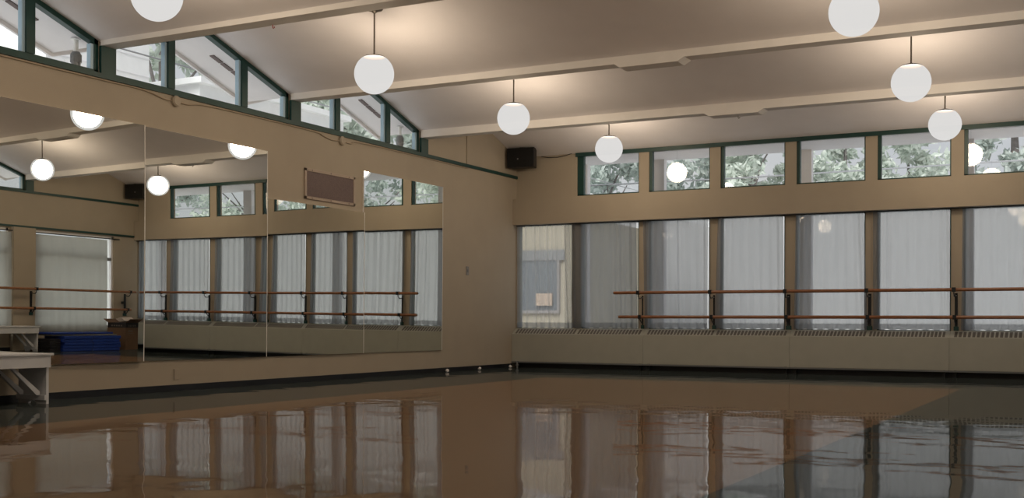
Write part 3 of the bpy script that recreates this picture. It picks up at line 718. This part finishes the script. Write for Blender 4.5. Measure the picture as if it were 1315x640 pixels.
# neighbouring wing by the corner
t = tag(empty('neighbouring_wing', (-3, 6, 0)), 'cream neighbouring wing seen through the corner sheer curtain', 'building')
MB().box(-5, 1.05, .05, 5, -.11, 3.0).build('wall', mat('cream siding', (.33, .30, .235), .8, noise=.05, scale=8, stretch=(1, 1, 8)), t)
MB().box(-5, 1.05, -.02, .05, 2.02, 2.24).build('header_band', 'slate', t)
f = MB(); f.box(-.05, .9, -.02, .05, .9, .96).box(-.05, .0, -.02, .05, .96, 2.02).box(.9, .95, -.02, .05, .9, 2.02)
fo = f.build('window_frame', 'plate', t)
MB().box(0, .9, .0, .05, .96, 2.02).build('pane', mat('dim window', (.10, .12, .14), .3), fo)
MB().box(.42, .80, -.06, -.02, 1.06, 1.32).build('white_box', 'vent_frame', t)
MB().prism([(-5.3, 4.95), (2.9, 2.95), (2.9, 3.08), (-5.3, 5.08)], 1, -.3, 5.4).build('roof', 'white_wall', t)
t = tag(empty('white_building', (9, 14, 0)), 'long white building filling the view behind the sheer curtains', 'building')
MB().box(-16, 19, 0, 6, -.11, 3.9).build('wall', mat('light grey render', (.48, .485, .49), .9, noise=.03), t)
MB().box(-16.2, 19.2, -.25, 6.2, 3.9, 4.0).build('roof', 'white_wall', t)
# white buildings outside the gable windows
def siding(name, x, y0, y1, z1, label):
    t = tag(empty(name, (x, (y0 + y1) / 2, 0)), label, 'building', 'white neighbours outside the gable windows')
    l = (y1 - y0) / 2
    MB().box(-4, 0, -l, l, -.11, z1).build('wall', 'white_wall', t)
    s = MB()
    for i in range(int(z1 / .28)): s.box(0, .01, -l, l, i * .28, i * .28 + .012)
    s.build('siding_lines', 'soffit', t)
    MB().box(-4.2, .12, -l - .1, l + .1, z1, z1 + .1).build('roof_slab', 'white_wall', t)
siding('white_neighbour', -5, -4.6, -2.66, 5.6, 'tall white sided house seen left of the middle gable window mullion')
siding('white_neighbour', -5, -1.55, 2.4, 4.60, 'low white house seen in the lower right of the middle gable window')

def tree(x, y, h, cr, n, m, label, low=.25, trunk=.14, grp='trees outside the hall'):
    rnd = random.Random(int(x * 31 + y * 17) & 0xffff)
    t = tag(empty('tree', (x, y, -.11)), label, 'tree', grp)
    tb = MB().tube([(0, 0, 0), (.1, .05, h * .4), (0, .1, h * .8)], [trunk, trunk * .8, trunk * .3], 10)
    for i in range(7):
        a = rnd.uniform(0, 6.28); z0 = h * rnd.uniform(.3, .6); r = cr * rnd.uniform(.5, .9)
        tb.tube([(.05, .05, z0), (r * .5 * math.cos(a), r * .5 * math.sin(a), z0 + h * .12), (r * math.cos(a), r * math.sin(a), z0 + h * .2)], [trunk * .4, trunk * .25, .02], 6)
    tb.build('trunk', 'bark', t)
    blobs = []
    for i in range(60):
        a = rnd.uniform(0, 6.28); q = rnd.uniform(0, 1) ** .5; zz = low + (1 - low) * rnd.uniform(0, 1) ** .8
        rr = cr * (1 - max(0, zz - .72) * 1.6)
        blobs.append((rr * q * math.cos(a), rr * q * math.sin(a), h * zz, rnd.uniform(.14, .30) * cr))
    mb = MB()
    for i in range(n):
        b = rnd.choice(blobs); d = Vector((rnd.gauss(0, 1), rnd.gauss(0, 1), rnd.gauss(0, .8))).normalized() * b[3] * rnd.uniform(.35, 1.1)
        c = Vector(b[:3]) + d; s = rnd.uniform(.08, .17) * (1 + cr * .14)
        u = Vector((rnd.gauss(0, 1), rnd.gauss(0, 1), rnd.gauss(0, 1))).normalized(); w_ = u.orthogonal().normalized()
        w_ = Matrix.Rotation(rnd.uniform(0, 6.28), 3, u) @ w_; e = u.cross(w_)
        mb.v += [tuple(c - w_ * s), tuple(c + e * s * .45), tuple(c + w_ * s), tuple(c - e * s * .45)]
        k = len(mb.v); mb.f.append((k - 4, k - 3, k - 2, k - 1))
    me = bpy.data.meshes.new('foliage'); me.from_pydata(mb.v, [], mb.f); me.update(); me.materials.append(M[m])
    o = bpy.data.objects.new('foliage', me); COL.objects.link(o); o.parent = t
    return t
for i, (x, y, h, r, n, m, lb) in enumerate([
    (-9.0, 24.5, 9.0, 1.9, 6500, 'leaf2', 'dense tree seen through the first clerestory window'),
    (-6.0, 27.5, 9.6, 1.9, 6500, 'leaf2', 'dense grey green tree seen through the second clerestory window'),
    (-3.2, 24.2, 9.2, 1.7, 5500, 'leaf', 'pale green tree seen through the third clerestory window'),
    (-.6, 27.5, 9.4, 1.8, 5500, 'leaf', 'pale bushy tree seen through the fourth clerestory window'),
    (2.1, 24.5, 7.9, 1.6, 3800, 'leaf', 'lower open tree seen through the fifth clerestory window'),
    (5.2, 27.0, 9.8, 2.0, 5500, 'leaf2', 'thick trunked tree seen through the sixth clerestory window'),
    (15.5, 24.5, 9.6, 2.4, 6000, 'leaf', 'tree reflected in the top of the rightmost mirror'),
    (20.8, 24.5, 9.6, 2.4, 5000, 'leaf2', 'tree reflected in the upper right mirror beside the white post'),
    (27.0, 24.5, 9.6, 2.6, 5000, 'leaf', 'tree reflected in the top strip over the short mirror'),
    (33.5, 24.5, 9.6, 2.8, 5000, 'leaf2', 'tree reflected in the second mirror clerestory windows')]):
    tree(x, y, h, r, n, m, lb, low=.35, trunk=.32 if i == 5 else .14)
tree(-11.2, 3.7, 9.6, 1.9, 6000, 'leaf', 'leafy tree seen left of the middle gable window mullion')
tree(-11.0, 10.6, 9.0, 2.0, 6000, 'leaf', 'leafy tree seen in the farthest gable window')
tree(-12.0, 16.2, 8.6, 2.0, 4500, 'leaf2', 'grey green tree beyond the farthest gable window fixture')
tree(-4.9, -7.3, 5.4, .8, 2500, 'leaf', 'small leafy tree in the corner of the upper left gable window', trunk=.06)
tree(18.5, -1.5, 6.5, 2.6, 5000, 'leaf2', 'tree beyond the opposite wall, seen only in the mirrors')
tag(MB().tube([(-30, 12.3, 4.55), (0, 12.3, 4.35), (40, 12.3, 4.6)], .02, 5).build('power_line', 'pipe'), 'pale overhead line crossing the clerestory windows', 'cable')
tag(MB().tube([(-3.2, -30, 4.3), (-3.2, 0, 4.25), (-3.2, 14, 4.3)], .012, 5).build('service_wire', 'pipe'), 'thin overhead wire crossing the middle gable window', 'cable')

# ---------------------------------------------------------------- sky
wd = bpy.data.worlds.new('overcast sky'); bpy.context.scene.world = wd; wd.use_nodes = True; nt = wd.node_tree; nt.nodes.clear()
N = nt.nodes.new; L = nt.links.new
out = N('ShaderNodeOutputWorld'); bg = N('ShaderNodeBackground'); tc = N('ShaderNodeTexCoord'); nz = N('ShaderNodeTexNoise'); nz.inputs['Scale'].default_value = 3
r = N('ShaderNodeValToRGB'); r.color_ramp.elements[0].color = (.86, .91, 1, 1); r.color_ramp.elements[1].color = (1, 1, 1, 1)
L(tc.outputs['Generated'], nz.inputs['Vector']); L(nz.outputs['Fac'], r.inputs[0]); L(r.outputs[0], bg.inputs[0]); bg.inputs[1].default_value = .66; L(bg.outputs[0], out.inputs[0])

sun = bpy.data.lights.new('hazy_sun', 'SUN'); sun.energy = 4.4; sun.angle = math.radians(40); sun.color = (1, .97, .93)
so = bpy.data.objects.new('hazy_sun', sun); COL.objects.link(so); so.location = (4, -30, 30); so.rotation_euler = (math.radians(42), 0, math.radians(8))
# ---------------------------------------------------------------- camera
f = 1468.16
cam = bpy.data.cameras.new('camera'); co = bpy.data.objects.new('camera', cam); COL.objects.link(co)
cam.sensor_width = 36; cam.sensor_fit = 'HORIZONTAL'; cam.lens = f / 1315 * 36; cam.shift_y = 94.97 / 1315; cam.clip_start = .05; cam.clip_end = 300
co.matrix_world = Matrix.Translation((8.2976, -15.7389, .6919)) @ Matrix.Rotation(.4856, 4, 'Z') @ Matrix.Rotation(PI / 2, 4, 'X') @ Matrix.Rotation(.0038, 4, 'Z')
sc = bpy.context.scene; sc.camera = co
sc.view_settings.view_transform = 'Standard'; sc.view_settings.look = 'None'; sc.view_settings.exposure = 0; sc.view_settings.gamma = 1; sc.view_settings.use_curve_mapping = False
try:
    sc.cycles.max_bounces = 12; sc.cycles.transparent_max_bounces = 24; sc.cycles.diffuse_bounces = 5; sc.cycles.sample_clamp_indirect = 4
except Exception: pass
